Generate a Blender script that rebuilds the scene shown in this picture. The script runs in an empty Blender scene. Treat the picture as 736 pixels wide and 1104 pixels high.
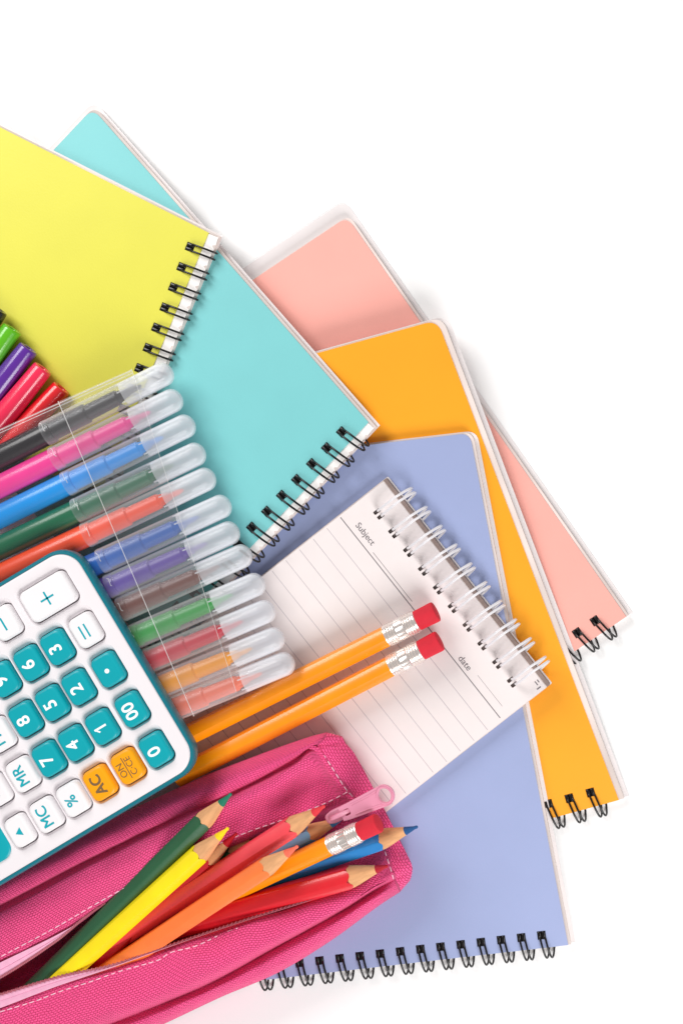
import bpy, bmesh, math, random
from mathutils import Vector, Matrix, noise, geometry
random.seed(7)
S = bpy.context.scene
C = S.collection
U = 0.0003                       # metres per layout unit (0.3 mm)
AX, AY, D = 700.0, 500.0, 2000.0  # where the camera stands over the table, in layout units

def W(x, y, z=0.0):
    """table position of something seen at (x, y) when it lies z units above the table"""
    k = (D - z) / D
    return Vector(((AX + (x-AX)*k - 368)*U, (552 - (AY + (y-AY)*k))*U, z*U))

# ------------------------------------------------------------------ materials
def lin(c):
    return tuple((v/12.92 if v <= .04045 else ((v+.055)/1.055)**2.4) for v in [x/255 for x in c])

def mat(name, rgb, rough=.5, spec=.4, var=.04, vscale=60, bump=0.0, bscale=900, coat=0.0, metal=0.0, sheen=0.0, stretch=(1,1,1), sub=0.0):
    m = bpy.data.materials.new(name); m.use_nodes = True
    nt = m.node_tree; N = nt.nodes; L = nt.links
    b = N['Principled BSDF']
    col = lin(rgb)
    tc = N.new('ShaderNodeTexCoord'); mp = N.new('ShaderNodeMapping'); mp.inputs['Scale'].default_value = stretch
    L.new(tc.outputs['Object'], mp.inputs['Vector'])
    n = N.new('ShaderNodeTexNoise'); n.inputs['Scale'].default_value = vscale; n.inputs['Detail'].default_value = 5
    L.new(mp.outputs[0], n.inputs['Vector'])
    r = N.new('ShaderNodeValToRGB')
    r.color_ramp.elements[0].position = .3; r.color_ramp.elements[1].position = .7
    r.color_ramp.elements[0].color = tuple(v*(1-var) for v in col)+(1,)
    r.color_ramp.elements[1].color = tuple(min(1, v*(1+var)) for v in col)+(1,)
    L.new(n.outputs['Fac'], r.inputs[0]); L.new(r.outputs[0], b.inputs['Base Color'])
    b.inputs['Roughness'].default_value = rough; b.inputs['Specular IOR Level'].default_value = spec
    b.inputs['Coat Weight'].default_value = coat; b.inputs['Coat Roughness'].default_value = .08
    b.inputs['Metallic'].default_value = metal; b.inputs['Sheen Weight'].default_value = sheen
    if sub: 
        b.inputs['Subsurface Weight'].default_value = sub; b.inputs['Subsurface Scale'].default_value = .002
    if bump:
        n2 = N.new('ShaderNodeTexNoise'); n2.inputs['Scale'].default_value = bscale; n2.inputs['Detail'].default_value = 3
        L.new(mp.outputs[0], n2.inputs['Vector'])
        bp = N.new('ShaderNodeBump'); bp.inputs['Strength'].default_value = bump; bp.inputs['Distance'].default_value = .0003
        L.new(n2.outputs['Fac'], bp.inputs['Height']); L.new(bp.outputs[0], b.inputs['Normal'])
    return m

def clear(name, tint, body, base=.12, edge=.55, rough=.12, blend=.35):
    """clear or frosted plastic film: see-through, milky towards grazing angles, glossy"""
    m = bpy.data.materials.new(name); m.use_nodes = True
    nt = m.node_tree; N = nt.nodes; L = nt.links
    b = N['Principled BSDF']; out = N['Material Output']
    b.inputs['Base Color'].default_value = lin(body)+(1,); b.inputs['Roughness'].default_value = rough
    b.inputs['Specular IOR Level'].default_value = .6
    t = N.new('ShaderNodeBsdfTransparent'); t.inputs[0].default_value = lin(tint)+(1,)
    lw = N.new('ShaderNodeLayerWeight'); lw.inputs['Blend'].default_value = blend
    mr = N.new('ShaderNodeMapRange'); mr.inputs['To Min'].default_value = base; mr.inputs['To Max'].default_value = edge
    L.new(lw.outputs['Facing'], mr.inputs[0])
    tc = N.new('ShaderNodeTexCoord'); n = N.new('ShaderNodeTexNoise'); n.inputs['Scale'].default_value = 220
    L.new(tc.outputs['Object'], n.inputs['Vector'])
    bp = N.new('ShaderNodeBump'); bp.inputs['Strength'].default_value = .12; bp.inputs['Distance'].default_value = .0004
    L.new(n.outputs['Fac'], bp.inputs['Height']); L.new(bp.outputs[0], b.inputs['Normal'])
    mx = N.new('ShaderNodeMixShader')
    L.new(mr.outputs[0], mx.inputs[0]); L.new(t.outputs[0], mx.inputs[1]); L.new(b.outputs[0], mx.inputs[2])
    L.new(mx.outputs[0], out.inputs['Surface'])
    return m

def fabric(name, rgb, dark):
    m = bpy.data.materials.new(name); m.use_nodes = True
    nt = m.node_tree; N = nt.nodes; L = nt.links; b = N['Principled BSDF']
    tc = N.new('ShaderNodeTexCoord'); mp = N.new('ShaderNodeMapping')
    L.new(tc.outputs['UV'], mp.inputs['Vector'])
    br = N.new('ShaderNodeTexBrick'); br.offset = .5
    br.inputs['Scale'].default_value = 1.0; br.inputs['Brick Width'].default_value = 3.8; br.inputs['Row Height'].default_value = 2.4
    br.inputs['Mortar Size'].default_value = .5; br.inputs['Mortar Smooth'].default_value = 1.0
    c = lin(rgb); d = lin(dark)
    br.inputs['Color1'].default_value = c+(1,); br.inputs['Color2'].default_value = tuple(v*.93 for v in c)+(1,)
    br.inputs['Mortar'].default_value = d+(1,)
    wob = N.new('ShaderNodeTexNoise'); wob.inputs['Scale'].default_value = .12
    L.new(mp.outputs[0], wob.inputs['Vector'])
    add = N.new('ShaderNodeVectorMath'); add.operation = 'MULTIPLY_ADD'
    add.inputs[1].default_value = (2.2, 2.2, 0)
    L.new(wob.outputs['Color'], add.inputs[0]); L.new(mp.outputs[0], add.inputs[2])
    L.new(add.outputs[0], br.inputs['Vector'])
    L.new(br.outputs['Color'], b.inputs['Base Color'])
    inv = N.new('ShaderNodeMath'); inv.operation = 'SUBTRACT'; inv.inputs[0].default_value = 1
    L.new(br.outputs['Fac'], inv.inputs[1])
    bp = N.new('ShaderNodeBump'); bp.inputs['Strength'].default_value = .8; bp.inputs['Distance'].default_value = .0004
    L.new(inv.outputs[0], bp.inputs['Height']); L.new(bp.outputs[0], b.inputs['Normal'])
    b.inputs['Roughness'].default_value = .75; b.inputs['Specular IOR Level'].default_value = .25
    b.inputs['Sheen Weight'].default_value = .15
    return m

def page_edges(name, rgb):
    m = mat(name, rgb, .8, .2, .0)
    nt = m.node_tree; N = nt.nodes; L = nt.links; b = N['Principled BSDF']
    tc = N.new('ShaderNodeTexCoord'); mp = N.new('ShaderNodeMapping'); mp.inputs['Scale'].default_value = (25, 25, 6000)
    n = N.new('ShaderNodeTexNoise'); n.inputs['Scale'].default_value = 1
    L.new(tc.outputs['Object'], mp.inputs[0]); L.new(mp.outputs[0], n.inputs['Vector'])
    r = N.new('ShaderNodeValToRGB'); c = lin(rgb)
    r.color_ramp.elements[0].position = .35; r.color_ramp.elements[1].position = .6
    r.color_ramp.elements[0].color = tuple(v*.72 for v in c)+(1,); r.color_ramp.elements[1].color = c+(1,)
    L.new(n.outputs['Fac'], r.inputs[0]); L.new(r.outputs[0], b.inputs['Base Color'])
    return m

M = {}
M['table'] = mat('white_table', (250,250,250), .6, .2, .004, 8)
M['paper_edge'] = page_edges('page_edges', (240,226,220))
M['paper'] = mat('white_paper', (235,226,225), .7, .2, .012, 160, .08, 1600)
M['white_strip'] = mat('white_inner_sheet', (246,242,240), .55, .3, .02, 90, .1, 700)
M['backcard'] = mat('pale_back_cover', (234,228,228), .45, .4, .03, 50)
M['greycard'] = mat('grey_card', (150,132,126), .7, .2, .06, 200)
for k, c in dict(lime=(221,216,74), teal=(124,202,204), pink=(251,178,166), orange=(252,168,34), blue=(158,170,210)).items():
    M['cover_'+k] = mat('cover_'+k, c, .42, .4, .018, 55, .10, 1500)
M['wire_black'] = mat('black_wire', (16,14,16), .28, .5, .1, 300)
M['wire_white'] = mat('white_wire', (226,224,228), .2, .5, .03, 200)
M['print'] = mat('grey_print', (120,114,118), .7, .1, .05)
M['rule'] = mat('rule_print', (196,188,192), .7, .1, .08, 90)
M['rule_dark'] = mat('header_print', (124,118,122), .7, .1, .08, 90)
M['calc_white'] = mat('calculator_white', (237,231,234), .42, .4, .01, 40, .03, 1500)
M['calc_teal'] = mat('calculator_rim', (0,116,132), .30, .5, .02, 60)
M['key_teal'] = mat('teal_key', (0,164,176), .36, .45, .03, 90, .04, 1800)
M['key_white'] = mat('white_key', (241,238,240), .42, .4, .01, 90, .03, 1800)
M['key_orange'] = mat('orange_key', (250,166,8), .36, .45, .03, 90, .04, 1800)
M['leg_white'] = mat('white_legend', (246,252,252), .5, .3, .01)
M['leg_teal'] = mat('teal_legend', (16,168,182), .5, .3, .02)
M['leg_grey'] = mat('grey_legend', (126,98,64), .5, .3, .03)
M['lcd'] = mat('display_glass', (70,78,70), .1, .6, .05)
M['case'] = fabric('pink_woven_fabric', (254,88,150), (226,36,104))
M['stitch'] = mat('pale_thread', (246,196,214), .7, .2, .1, 900)
M['tape'] = mat('pale_pink_zip_tape', (240,176,204), .7, .2, .05, 500, .3, 2500)
M['coil'] = mat('zip_coil', (178,96,110), .45, .4, .1, 500)
M['slider'] = mat('pink_zip_slider', (228,148,174), .35, .5, .04, 200)
M['wood'] = mat('cedar_wood', (220,164,116), .7, .2, .16, 700, .25, 900, stretch=(.12,1,1))
M['ferrule'] = mat('ferrule_metal', (246,236,230), .26, .5, .05, 300, metal=.72)
M['eraser'] = mat('red_rubber', (214,44,60), .75, .25, .05, 300, .2, 1500)
M['cap_clear'] = clear('frosted_cap', (250,251,253), (250,251,253), .04, .70, .09, .38)
M['cap_inner'] = clear('frosted_liner', (252,252,253), (252,253,255), .36, .74, .12, .45)
M['film'] = clear('clear_wallet_film', (253,253,253), (246,244,244), .01, .34, .06, .22)
M['film_band'] = clear('clear_flap_film', (250,250,250), (246,244,246), .03, .36, .08, .22)
M['weld'] = clear('wallet_weld', (250,250,250), (252,252,252), .30, .8, .1)

# ------------------------------------------------------------------ helpers
MS = 1.0     # size of one layout unit at the height of the thing being built
def link(o, parent=None):
    C.objects.link(o)
    if parent: o.parent = parent
    return o

def thing(name, label, cat, mtx=None, group=None):
    o = bpy.data.objects.new(name, None); link(o)
    o.empty_display_size = .01
    if mtx is not None: o.matrix_world = mtx
    return tag(o, label, cat, group)

def tag(o, label, cat, group=None):
    o['label'] = label; o['category'] = cat
    if group: o['group'] = group
    return o

def mesh(name, verts, faces, m, parent=None, smooth=35, uvs=None, mats=None):
    me = bpy.data.meshes.new(name)
    me.from_pydata([Vector(v)*(U*MS) for v in verts], [], faces)
    me.update()
    bm = bmesh.new(); bm.from_mesh(me)
    bmesh.ops.recalc_face_normals(bm, faces=bm.faces); bm.to_mesh(me); bm.free()
    for x in (mats or [m]): me.materials.append(x)
    if uvs:
        ul = me.uv_layers.new(name='UVMap')
        for lp in me.loops: ul.data[lp.index].uv = uvs[lp.vertex_index]
    if smooth:
        me.shade_smooth(); me.set_sharp_from_angle(angle=math.radians(smooth))
    return link(bpy.data.objects.new(name, me), parent)

def frame(P0, xdir, zhint=Vector((0,0,1))):
    x = xdir.normalized(); y = zhint.cross(x).normalized(); z = x.cross(y)
    m = Matrix((x, y, z)).transposed().to_4x4(); m.translation = P0
    return m

def lathe_geo(prof, n=36, vf=None):
    """profile [(x, r)] turned about the x axis"""
    vs, fs = [], []
    for x, r in prof:
        for i in range(n):
            a = 2*math.pi*i/n
            vs.append((x, r*math.cos(a), r*math.sin(a)))
    for k in range(len(prof)-1):
        for i in range(n):
            j = (i+1) % n
            fs.append((k*n+i, k*n+j, (k+1)*n+j, (k+1)*n+i))
    fs.append(tuple(range(n))); fs.append(tuple((len(prof)-1)*n+i for i in range(n)))
    return vs, fs

def lathe(name, prof, m, parent=None, n=36, smooth=35):
    v, f = lathe_geo(prof, n); return mesh(name, v, f, m, parent, smooth)

def tube_geo(pts, r, n=8, cap=True):
    pts = [Vector(p) for p in pts]; vs, fs = [], []
    up = Vector((0,0,1)); prev = None
    for i, p in enumerate(pts):
        t = (pts[min(i+1, len(pts)-1)] - pts[max(i-1, 0)]).normalized()
        if prev is None:
            a = t.cross(up) if abs(t.dot(up)) < .95 else t.cross(Vector((1,0,0)))
        else:
            a = prev - t*prev.dot(t)
        a.normalize(); prev = a; b = t.cross(a)
        for k in range(n):
            q = 2*math.pi*k/n
            vs.append(p + (a*math.cos(q) + b*math.sin(q))*r)
    for i in range(len(pts)-1):
        for k in range(n):
            l = (k+1) % n
            fs.append((i*n+k, i*n+l, (i+1)*n+l, (i+1)*n+k))
    if cap:
        fs.append(tuple(range(n))); fs.append(tuple((len(pts)-1)*n+k for k in range(n)))
    return vs, fs

def join(geos):
    V, F = [], []
    for v, f in geos:
        o = len(V); V += [Vector(p) for p in v]; F += [tuple(i+o for i in q) for q in f]
    return V, F

def fill_geo(outline, holes, z0, z1):
    """extruded flat plate with real holes, as raw geometry"""
    cu = bpy.data.curves.new('plate', 'CURVE'); cu.dimensions = '2D'; cu.fill_mode = 'BOTH'
    cu.extrude = (z1-z0)/2
    for k, loop in enumerate([outline]+holes):
        s = cu.splines.new('POLY'); s.points.add(len(loop)-1); s.use_cyclic_u = True
        for p, q in zip(s.points, loop): p.co = (q[0], q[1], 0, 1)
    ob = bpy.data.objects.new('plate', cu)
    me = bpy.data.meshes.new_from_object(ob)
    bm = bmesh.new(); bm.from_mesh(me); bmesh.ops.remove_doubles(bm, verts=bm.verts, dist=1e-4)
    V = [(v.co.x, v.co.y, v.co.z+(z0+z1)/2) for v in bm.verts]; bm.verts.index_update()
    F = [tuple(v.index for v in f.verts) for f in bm.faces]
    bm.free(); bpy.data.objects.remove(ob); bpy.data.curves.remove(cu); bpy.data.meshes.remove(me)
    return V, F

def plate_geo(x_at0, x_at1, ys, H, r, holes, z0, z1):
    """plate whose bound edge runs at y = ys; x_at0/x_at1 give the left and right edge at a height y; holes = (centres, y, half width, half height)"""
    cs, hy, hw, hh = holes; cs = sorted(cs); geos = []
    def prism(pts):
        n = len(pts)
        V = [(a,b,z0) for a,b in pts]+[(a,b,z1) for a,b in pts]
        return V, [tuple(range(n-1,-1,-1)), tuple(range(n,2*n))]+[(i,(i+1)%n,n+(i+1)%n,n+i) for i in range(n)]
    ya, yb = hy-hh, hy+hh
    geos.append(prism([(x_at0(ys),ys),(x_at1(ys),ys),(x_at1(ya),ya),(x_at0(ya),ya)]))
    xs0 = [None]+[c+hw for c in cs]; xs1 = [c-hw for c in cs]+[None]
    for a, b in zip(xs0, xs1):
        pa = (x_at0(ya), x_at0(yb)) if a is None else (a, a)
        pb = (x_at1(ya), x_at1(yb)) if b is None else (b, b)
        geos.append(prism([(pa[0],ya),(pb[0],ya),(pb[1],yb),(pa[1],yb)]))
    geos.append(prism(poly_round([(x_at0(yb),yb),(x_at1(yb),yb),(x_at1(H),H),(x_at0(H),H)], [0,0,r,r])))
    return join(geos)

def arc_corner(p, a, b, r, n=6):
    """rounded corner at p between neighbours a and b"""
    p, a, b = Vector(p), Vector(a), Vector(b)
    if r <= 0: return [tuple(p)]
    da = (a-p).normalized(); db = (b-p).normalized()
    s, e = p+da*r, p+db*r
    return [tuple(((1-t)**2)*s + 2*t*(1-t)*p + t*t*e) for t in [i/n for i in range(n+1)]]

def poly_round(pts, rads):
    out = []
    for i, p in enumerate(pts):
        out += arc_corner(p, pts[i-1], pts[(i+1) % len(pts)], rads[i])
    return out

def holed_sheet(outline, holes, z):
    """flat sheet with holes, triangulated between the loops"""
    pts, edges = [], []
    for lp in [outline]+holes:
        o = len(pts); n = len(lp)
        pts += [Vector((a, b)) for a, b in lp]; edges += [(o+i, o+(i+1) % n) for i in range(n)]
    r = geometry.delaunay_2d_cdt(pts, edges, [], 0, 1e-5)
    vs = r[0]
    def inside(p, lp):
        c = False
        for (x0, y0), (x1, y1) in zip(lp, lp[1:]+lp[:1]):
            if (y0 > p[1]) != (y1 > p[1]) and p[0] < (x1-x0)*(p[1]-y0)/(y1-y0)+x0: c = not c
        return c
    F = []
    for t in r[2]:
        c = (sum(vs[i].x for i in t)/3, sum(vs[i].y for i in t)/3)
        if inside(c, outline) and not any(inside(c, h) for h in holes): F.append(tuple(t))
    return [(p.x, p.y, z) for p in vs], F

def rrect(hx, hy, r, cx=0, cy=0, n=6):
    out = []
    for sx, sy, a0 in ((1,1,0),(-1,1,90),(-1,-1,180),(1,-1,270)):
        for i in range(n+1):
            a = math.radians(a0+90*i/n)
            out.append((cx+sx*(hx-r)+r*math.cos(a), cy+sy*(hy-r)+r*math.sin(a)))
    return out

def loft_geo(loops, cap0=True, cap1=True):
    n = len(loops[0]); V, F = [], []
    for lp in loops: V += lp
    for k in range(len(loops)-1):
        for i in range(n):
            j = (i+1) % n
            F.append((k*n+i, k*n+j, (k+1)*n+j, (k+1)*n+i))
    if cap0: F.append(tuple(range(n)))
    if cap1: F.append(tuple((len(loops)-1)*n+i for i in range(n)))
    return V, F

def text_geo(body, size, x=0, y=0, z=0, ax='CENTER', ay='CENTER', bold=0.0, rot=0.0):
    cu = bpy.data.curves.new('txt', 'FONT'); cu.body = body; cu.size = size; cu.align_x = ax; cu.align_y = ay
    cu.extrude = .12; cu.offset = bold; cu.resolution_u = 6
    ob = bpy.data.objects.new('txt', cu)
    me = bpy.data.meshes.new_from_object(ob)
    V = []
    for v in me.vertices:
        q = Matrix.Rotation(rot, 3, 'Z') @ v.co
        V.append((q.x+x, q.y+y, q.z+z))
    F = [tuple(p.vertices) for p in me.polygons]
    bpy.data.objects.remove(ob); bpy.data.curves.remove(cu); bpy.data.meshes.remove(me)
    return V, F

def cat_rom(pts, n):
    """smooth resample of a polyline at n even steps of chord length"""
    P = [Vector(p) for p in pts]
    if len(P) == 2: return [P[0].lerp(P[1], i/(n-1)) for i in range(n)]
    d = [0]
    for a, b in zip(P, P[1:]): d.append(d[-1]+(b-a).length)
    out = []
    for i in range(n):
        s = d[-1]*i/(n-1); k = 0
        while k < len(P)-2 and d[k+1] < s: k += 1
        t = (s-d[k])/max(1e-9, d[k+1]-d[k])
        p1, p2 = P[k], P[k+1]; L = d[k+1]-d[k]
        m1 = (P[k+1]-P[k-1])/(d[k+1]-d[k-1])*L if k > 0 else (p2-p1)
        m2 = (P[k+2]-P[k])/(d[k+2]-d[k])*L if k+2 < len(P) else (p2-p1)
        out.append((2*t**3-3*t*t+1)*p1 + (t**3-2*t*t+t)*m1 + (-2*t**3+3*t*t)*p2 + (t**3-t*t)*m2)
    return out

# ------------------------------------------------------------------ the setting
bm = bmesh.new(); bmesh.ops.create_grid(bm, x_segments=2, y_segments=2, size=1.5)
me = bpy.data.meshes.new('ground'); bm.to_mesh(me); bm.free(); me.materials.append(M['table'])
g = link(bpy.data.objects.new('ground', me)); g['kind'] = 'structure'

# ------------------------------------------------------------------ spiral notebooks
def ring_geo(h, out, T, rz, rw, gap, slant, theta0=0, cz=None, sag=0):
    """one twin-loop of wire: out of the hole, over the edge and round underneath. local x runs along the edge"""
    ry = (h+out)/2; yc = (h-out)/2
    if cz is None: cz = rz-T
    geos = []
    for sx in (-gap/2, gap/2):
        pts = []
        for i in range(31):
            th = math.radians(theta0 + (330-theta0)*i/30)    # 0 = at the hole side, 90 = top, 180 = outside
            k = i/30
            y = yc + ry*math.cos(th)
            z = cz + rz*math.sin(th)
            pts.append((sx + slant*(k-.05), y, z))
        geos.append(tube_geo(pts, rw, 8))
        # the flattened wire ends that fill the hole
        slug = lambda ins, z: [(x, y, z) for x, y in rrect(2.15-ins, 4.3-ins, 1.2, sx/gap*4.7, h-1, 3)]
        geos.append(loft_geo([slug(0,-6), slug(0,.4), slug(.5,1.1), slug(1.1,1.35)]))
    return join(geos)

def notebook(name, label, cat, A, B, Cc, cover, T=10, inset=0, e1=3, e2=8, rc=11, holes=None, wire='wire_black', ringpar=None, hw=4.6, hh=4.6, group=None, e3=0):
    """A, B: left and right end of the bound edge; Cc: far end of the right edge; each (x, y, top height)"""
    a, b, c = W(*A), W(*B), W(*Cc)
    x = (b-a).normalized(); z = x.cross(c-b).normalized(); y = z.cross(x)
    mt = Matrix((x, y, z)).transposed().to_4x4(); mt.translation = a
    t = thing(name, label, cat, mt, group)
    L = (b-a).length/U; cv = (c-b)/U; sx, H = cv.dot(x), cv.dot(y)
    h0, dx, n = holes            # distance of the holes from the edge, pitch, (first hole from the right end, count)
    first, cnt = n
    hx = [L-first-i*dx for i in range(cnt)]
    k = sx/H
    def plate(e, ins, r, z0, z1, top=0):
        return plate_geo(lambda y: k*y-e*.3, lambda y: L+k*y+e, ins, H+e*.25+top, r, (hx, h0, hw, hh), z0, z1)
    v, f = plate(0, inset, rc, -1.3, 0); mesh('front_cover', v, f, cover, t, 35)
    v, f = plate(e1, 0, rc*.9, -T+1.6, -1.5); mesh('page_block', v, f, M['paper_edge'], t, 35)
    if inset:
        # the rippled white sheet that shows beyond the cover along the bound edge
        nx = 90; vs = []; fs = []
        for i in range(nx+1):
            xx = L*i/nx
            for j in range(5):
                yy = .3 + (inset+1.5)*j/4
                vs.append((xx, yy, -.9 + .8*math.sin((xx-first)*2*math.pi/dx)*(1-j/4)))
            for j in range(4): pass
        for i in range(nx):
            for j in range(4):
                fs.append((i*5+j, (i+1)*5+j, (i+1)*5+j+1, i*5+j+1))
        mesh('inner_sheet', vs, fs, M['white_strip'], t, 60)
    v, f = plate(e2, -0.2, rc*1.1, -T, -T+1.4, e3); mesh('back_cover', v, f, M['backcard'], t, 35)
    rg = ring_geo(h0+1, *ringpar)
    r0 = None
    for q in hx:
        if r0 is None:
            r0 = mesh('wire_ring', rg[0], rg[1], M[wire], t, 60); r0.location = (q*U, 0, 0)
        else:
            r = r0.copy(); C.objects.link(r); r.parent = t; r.location = (q*U, 0, 0)
    return t, mt, L, H

def edge_left(B, d, L, zA):
    return (B[0]+d[0]*L, B[1]+d[1]*L, zA)

zb = lambda y: 11+.055*(1030-y)      # top of the lavender notebook
zo = lambda y: 10+.055*(870-y)       # top of the orange notebook

B = (674.5, 665, 10)
notebook('spiral_notebook', 'salmon pink spiral notebook lying lowest, under the orange one', 'notebook',
         edge_left(B, (-.83,.556), 300, 10), B, (374,234,10), M['cover_pink'], e3=16,
         holes=(15, 23, (30,12)), ringpar=(12, 10, 7.5, 1.1, 5.6, 13))
B = (666.5, 862.6, zo(862))
notebook('spiral_notebook', 'orange spiral notebook between the salmon one and the lavender one', 'notebook',
         edge_left(B, (-.965,.263), 300, zo(941)), B, (471,345,zo(345)), M['cover_orange'], e1=6, e2=11, rc=14,
         holes=(16, 23.4, (27,12)), ringpar=(13, 10, 7, 1.1, 5.6, 13))
B = (612, 1019, zb(1019))
notebook('spiral_notebook', 'lavender blue spiral notebook beneath the lined notepad', 'notebook',
         edge_left(B, (-.9934,.114), 350, zb(1058)), B, (506,467,zb(467)), M['cover_blue'], e1=3, e2=7,
         holes=(14, 21.75, (27,15)), ringpar=(12, 10, 7, 1.1, 5.6, 12))
B = (403, 462, 56)
notebook('spiral_notebook', 'turquoise spiral notebook under the marker caps', 'notebook',
         edge_left(B, (-.685,.728), 340, 56), B, (100,117,13), M['cover_teal'], e3=7, inset=9, e1=3, e2=6, rc=12,
         holes=(22.5, 22.9, (26,14)), ringpar=(8, 10, 8.5, 1.1, 6.5, 11))
B = (235.7, 256.3, 41)
notebook('spiral_notebook', 'lime yellow spiral notebook with black wire rings on the turquoise one', 'notebook',
         edge_left(B, (-.385,.923), 310, 50), B, (B[0]-.893*330, B[1]-.452*330, 13), M['cover_lime'], inset=12, e1=2, e2=4, rc=8,
         holes=(24.5, 23.1, (20.5,13)), ringpar=(4, 10, 7.0, 1.1, 7.0, 2))

# ------------------------------------------------------------------ lined notepad
def notepad():
    A, B = (413,519), (588.5,740.5)
    zt = lambda y: zb(y)+11
    d = Vector((B[0]-A[0], B[1]-A[1])).normalized(); p = Vector((-d.y, d.x))
    Lp = 345
    c2 = Vector(B)+p*Lp
    a, b, c = W(*A, zt(A[1])), W(*B, zt(B[1])), W(c2.x, c2.y, zt(c2.y))
    x = (a-b).normalized()       # bound edge runs from the lower right end to the upper left end
    a0 = b
    z = Vector((0,0,1)); n = (a-b).cross(c-b).normalized(); z = n if n.z > 0 else -n
    # local frame: x along the writing direction, y towards the bound edge
    x = (b-a).normalized(); y = z.cross(x)
    mt = Matrix((x, y, z)).transposed().to_4x4(); mt.translation = a
    t = thing('lined_notepad', 'white lined notepad with white wire rings lying open on the lavender notebook', 'notepad', mt)
    L = (b-a).length/U; T = 10
    hx = [24+i*(L-50)/9 for i in range(10)]
    hol = []
    for q in hx:
        hol += [rrect(2.0, 3.9, .6, q-3.2, -25.2, 1), rrect(2.0, 3.9, .6, q+3.2, -25.2, 1)]
    out = lambda e, o: poly_round([(-e,o), (-e,-Lp-e), (L+e,-Lp-e), (L+e,o)], [1.5]*4)
    v, f = fill_geo(out(0, 0), hol, -1.0, 0); mesh('top_page', v, f, M['paper'], t)
    v, f = fill_geo(out(.8, 4.5), hol, -T+2, -1.3); mesh('page_block', v, f, M['greycard'], t)
    v, f = fill_geo(out(.9, .5), hol, -T+2.2, -1.15); mesh('under_pages', v, f, M['paper_edge'], t)
    v, f = fill_geo(out(1.5, 6), [], -T, -T+1.8); mesh('back_card', v, f, M['backcard'], t)
    # ruling
    def bar(x0, x1, y, w, zz=.12):
        return ([(x0,y-w/2,0),(x1,y-w/2,0),(x1,y+w/2,0),(x0,y+w/2,0),(x0,y-w/2,zz),(x1,y-w/2,zz),(x1,y+w/2,zz),(x0,y+w/2,zz)],
                [(0,3,2,1),(4,5,6,7),(0,1,5,4),(1,2,6,5),(2,3,7,6),(3,0,4,7)])
    v, f = join([bar(2, L-2, -59-18.4*i, .75) for i in range(1, 16)]); mesh('ruling', v, f, M['rule'], t, 0)
    v, f = join([bar(2, L-4, -59, 1.0), bar(52, 118, -55.2, .55), bar(222, 264, -49.5, .35)]); mesh('header_rule', v, f, M['rule_dark'], t, 0)
    v, f = text_geo('Subject', 9.4, 18, -49.5, .1, 'LEFT', 'CENTER'); mesh('printed_word', v, f, M['print'], t, 0)
    v, f = text_geo('date', 10, 195, -52, .1, 'LEFT', 'CENTER'); mesh('printed_word', v, f, M['print'], t, 0)
    v, f = join([bar(L-12, L-8.5, -3, 1.2), bar(L-12, L-7, -6, 1.2), bar(L-4.6, L-3.2, -7, 5)]); mesh('corner_mark', v, f, M['print'], t, 0)
    # rings: the wire comes up through the two slots, over the edge and under
    geos = []
    for sx in (-3.2, 3.2):
        pts = []
        for i in range(31):
            th = math.radians(2 + 322*i/30)
            yy = -1.8 - 21.2*math.cos(th); zz = 3.2 + 13*math.sin(th)
            k = i/30
            pts.append((sx*(1-.12*math.sin(math.pi*k)) + 11*max(0, k-.3), yy, zz))
        geos.append(tube_geo(pts, 1.4, 10))
    v, f = join(geos); r0 = None
    for q in hx:
        if r0 is None: r0 = mesh('wire_ring', v, f, M['wire_white'], t, 60); r0.location = (q*U, 0, 0)
        else:
            r = r0.copy(); C.objects.link(r); r.parent = t; r.location = (q*U, 0, 0)
    return t
notepad()

# ------------------------------------------------------------------ pencils
def paint(name, rgb): return mat('paint_'+name, rgb, .32, .5, .05, 150, .05, 900, coat=.25)
P = {k: paint(k, c) for k, c in dict(green=(42,92,60), yellow=(255,226,20), salmon=(244,78,88), orange=(255,128,62), red=(222,34,46),
     blue=(40,134,206), sky=(120,186,226), school=(255,150,4), darkgreen=(52,104,58), crimson=(206,30,44)).items()}
LEAD = {k: mat('lead_'+k, c, .6, .3, .08, 900, .2) for k, c in dict(green=(32,122,96), yellow=(250,214,20), salmon=(224,56,66), orange=(244,112,88),
     red=(176,22,44), blue=(30,84,140), sky=(70,140,190), darkgreen=(40,90,50), crimson=(200,24,40)).items()}

def hex_r(phi, R, rnd=.35):
    a = (phi % (math.pi/3)) - math.pi/6
    h = R*math.cos(math.pi/6)/math.cos(a)
    return h*(1-rnd) + R*.955*rnd

def pencil_frame(tip, tail):
    a, b = W(*tail), W(*tip)
    return frame(a, b-a), (b-a).length/U

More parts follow.
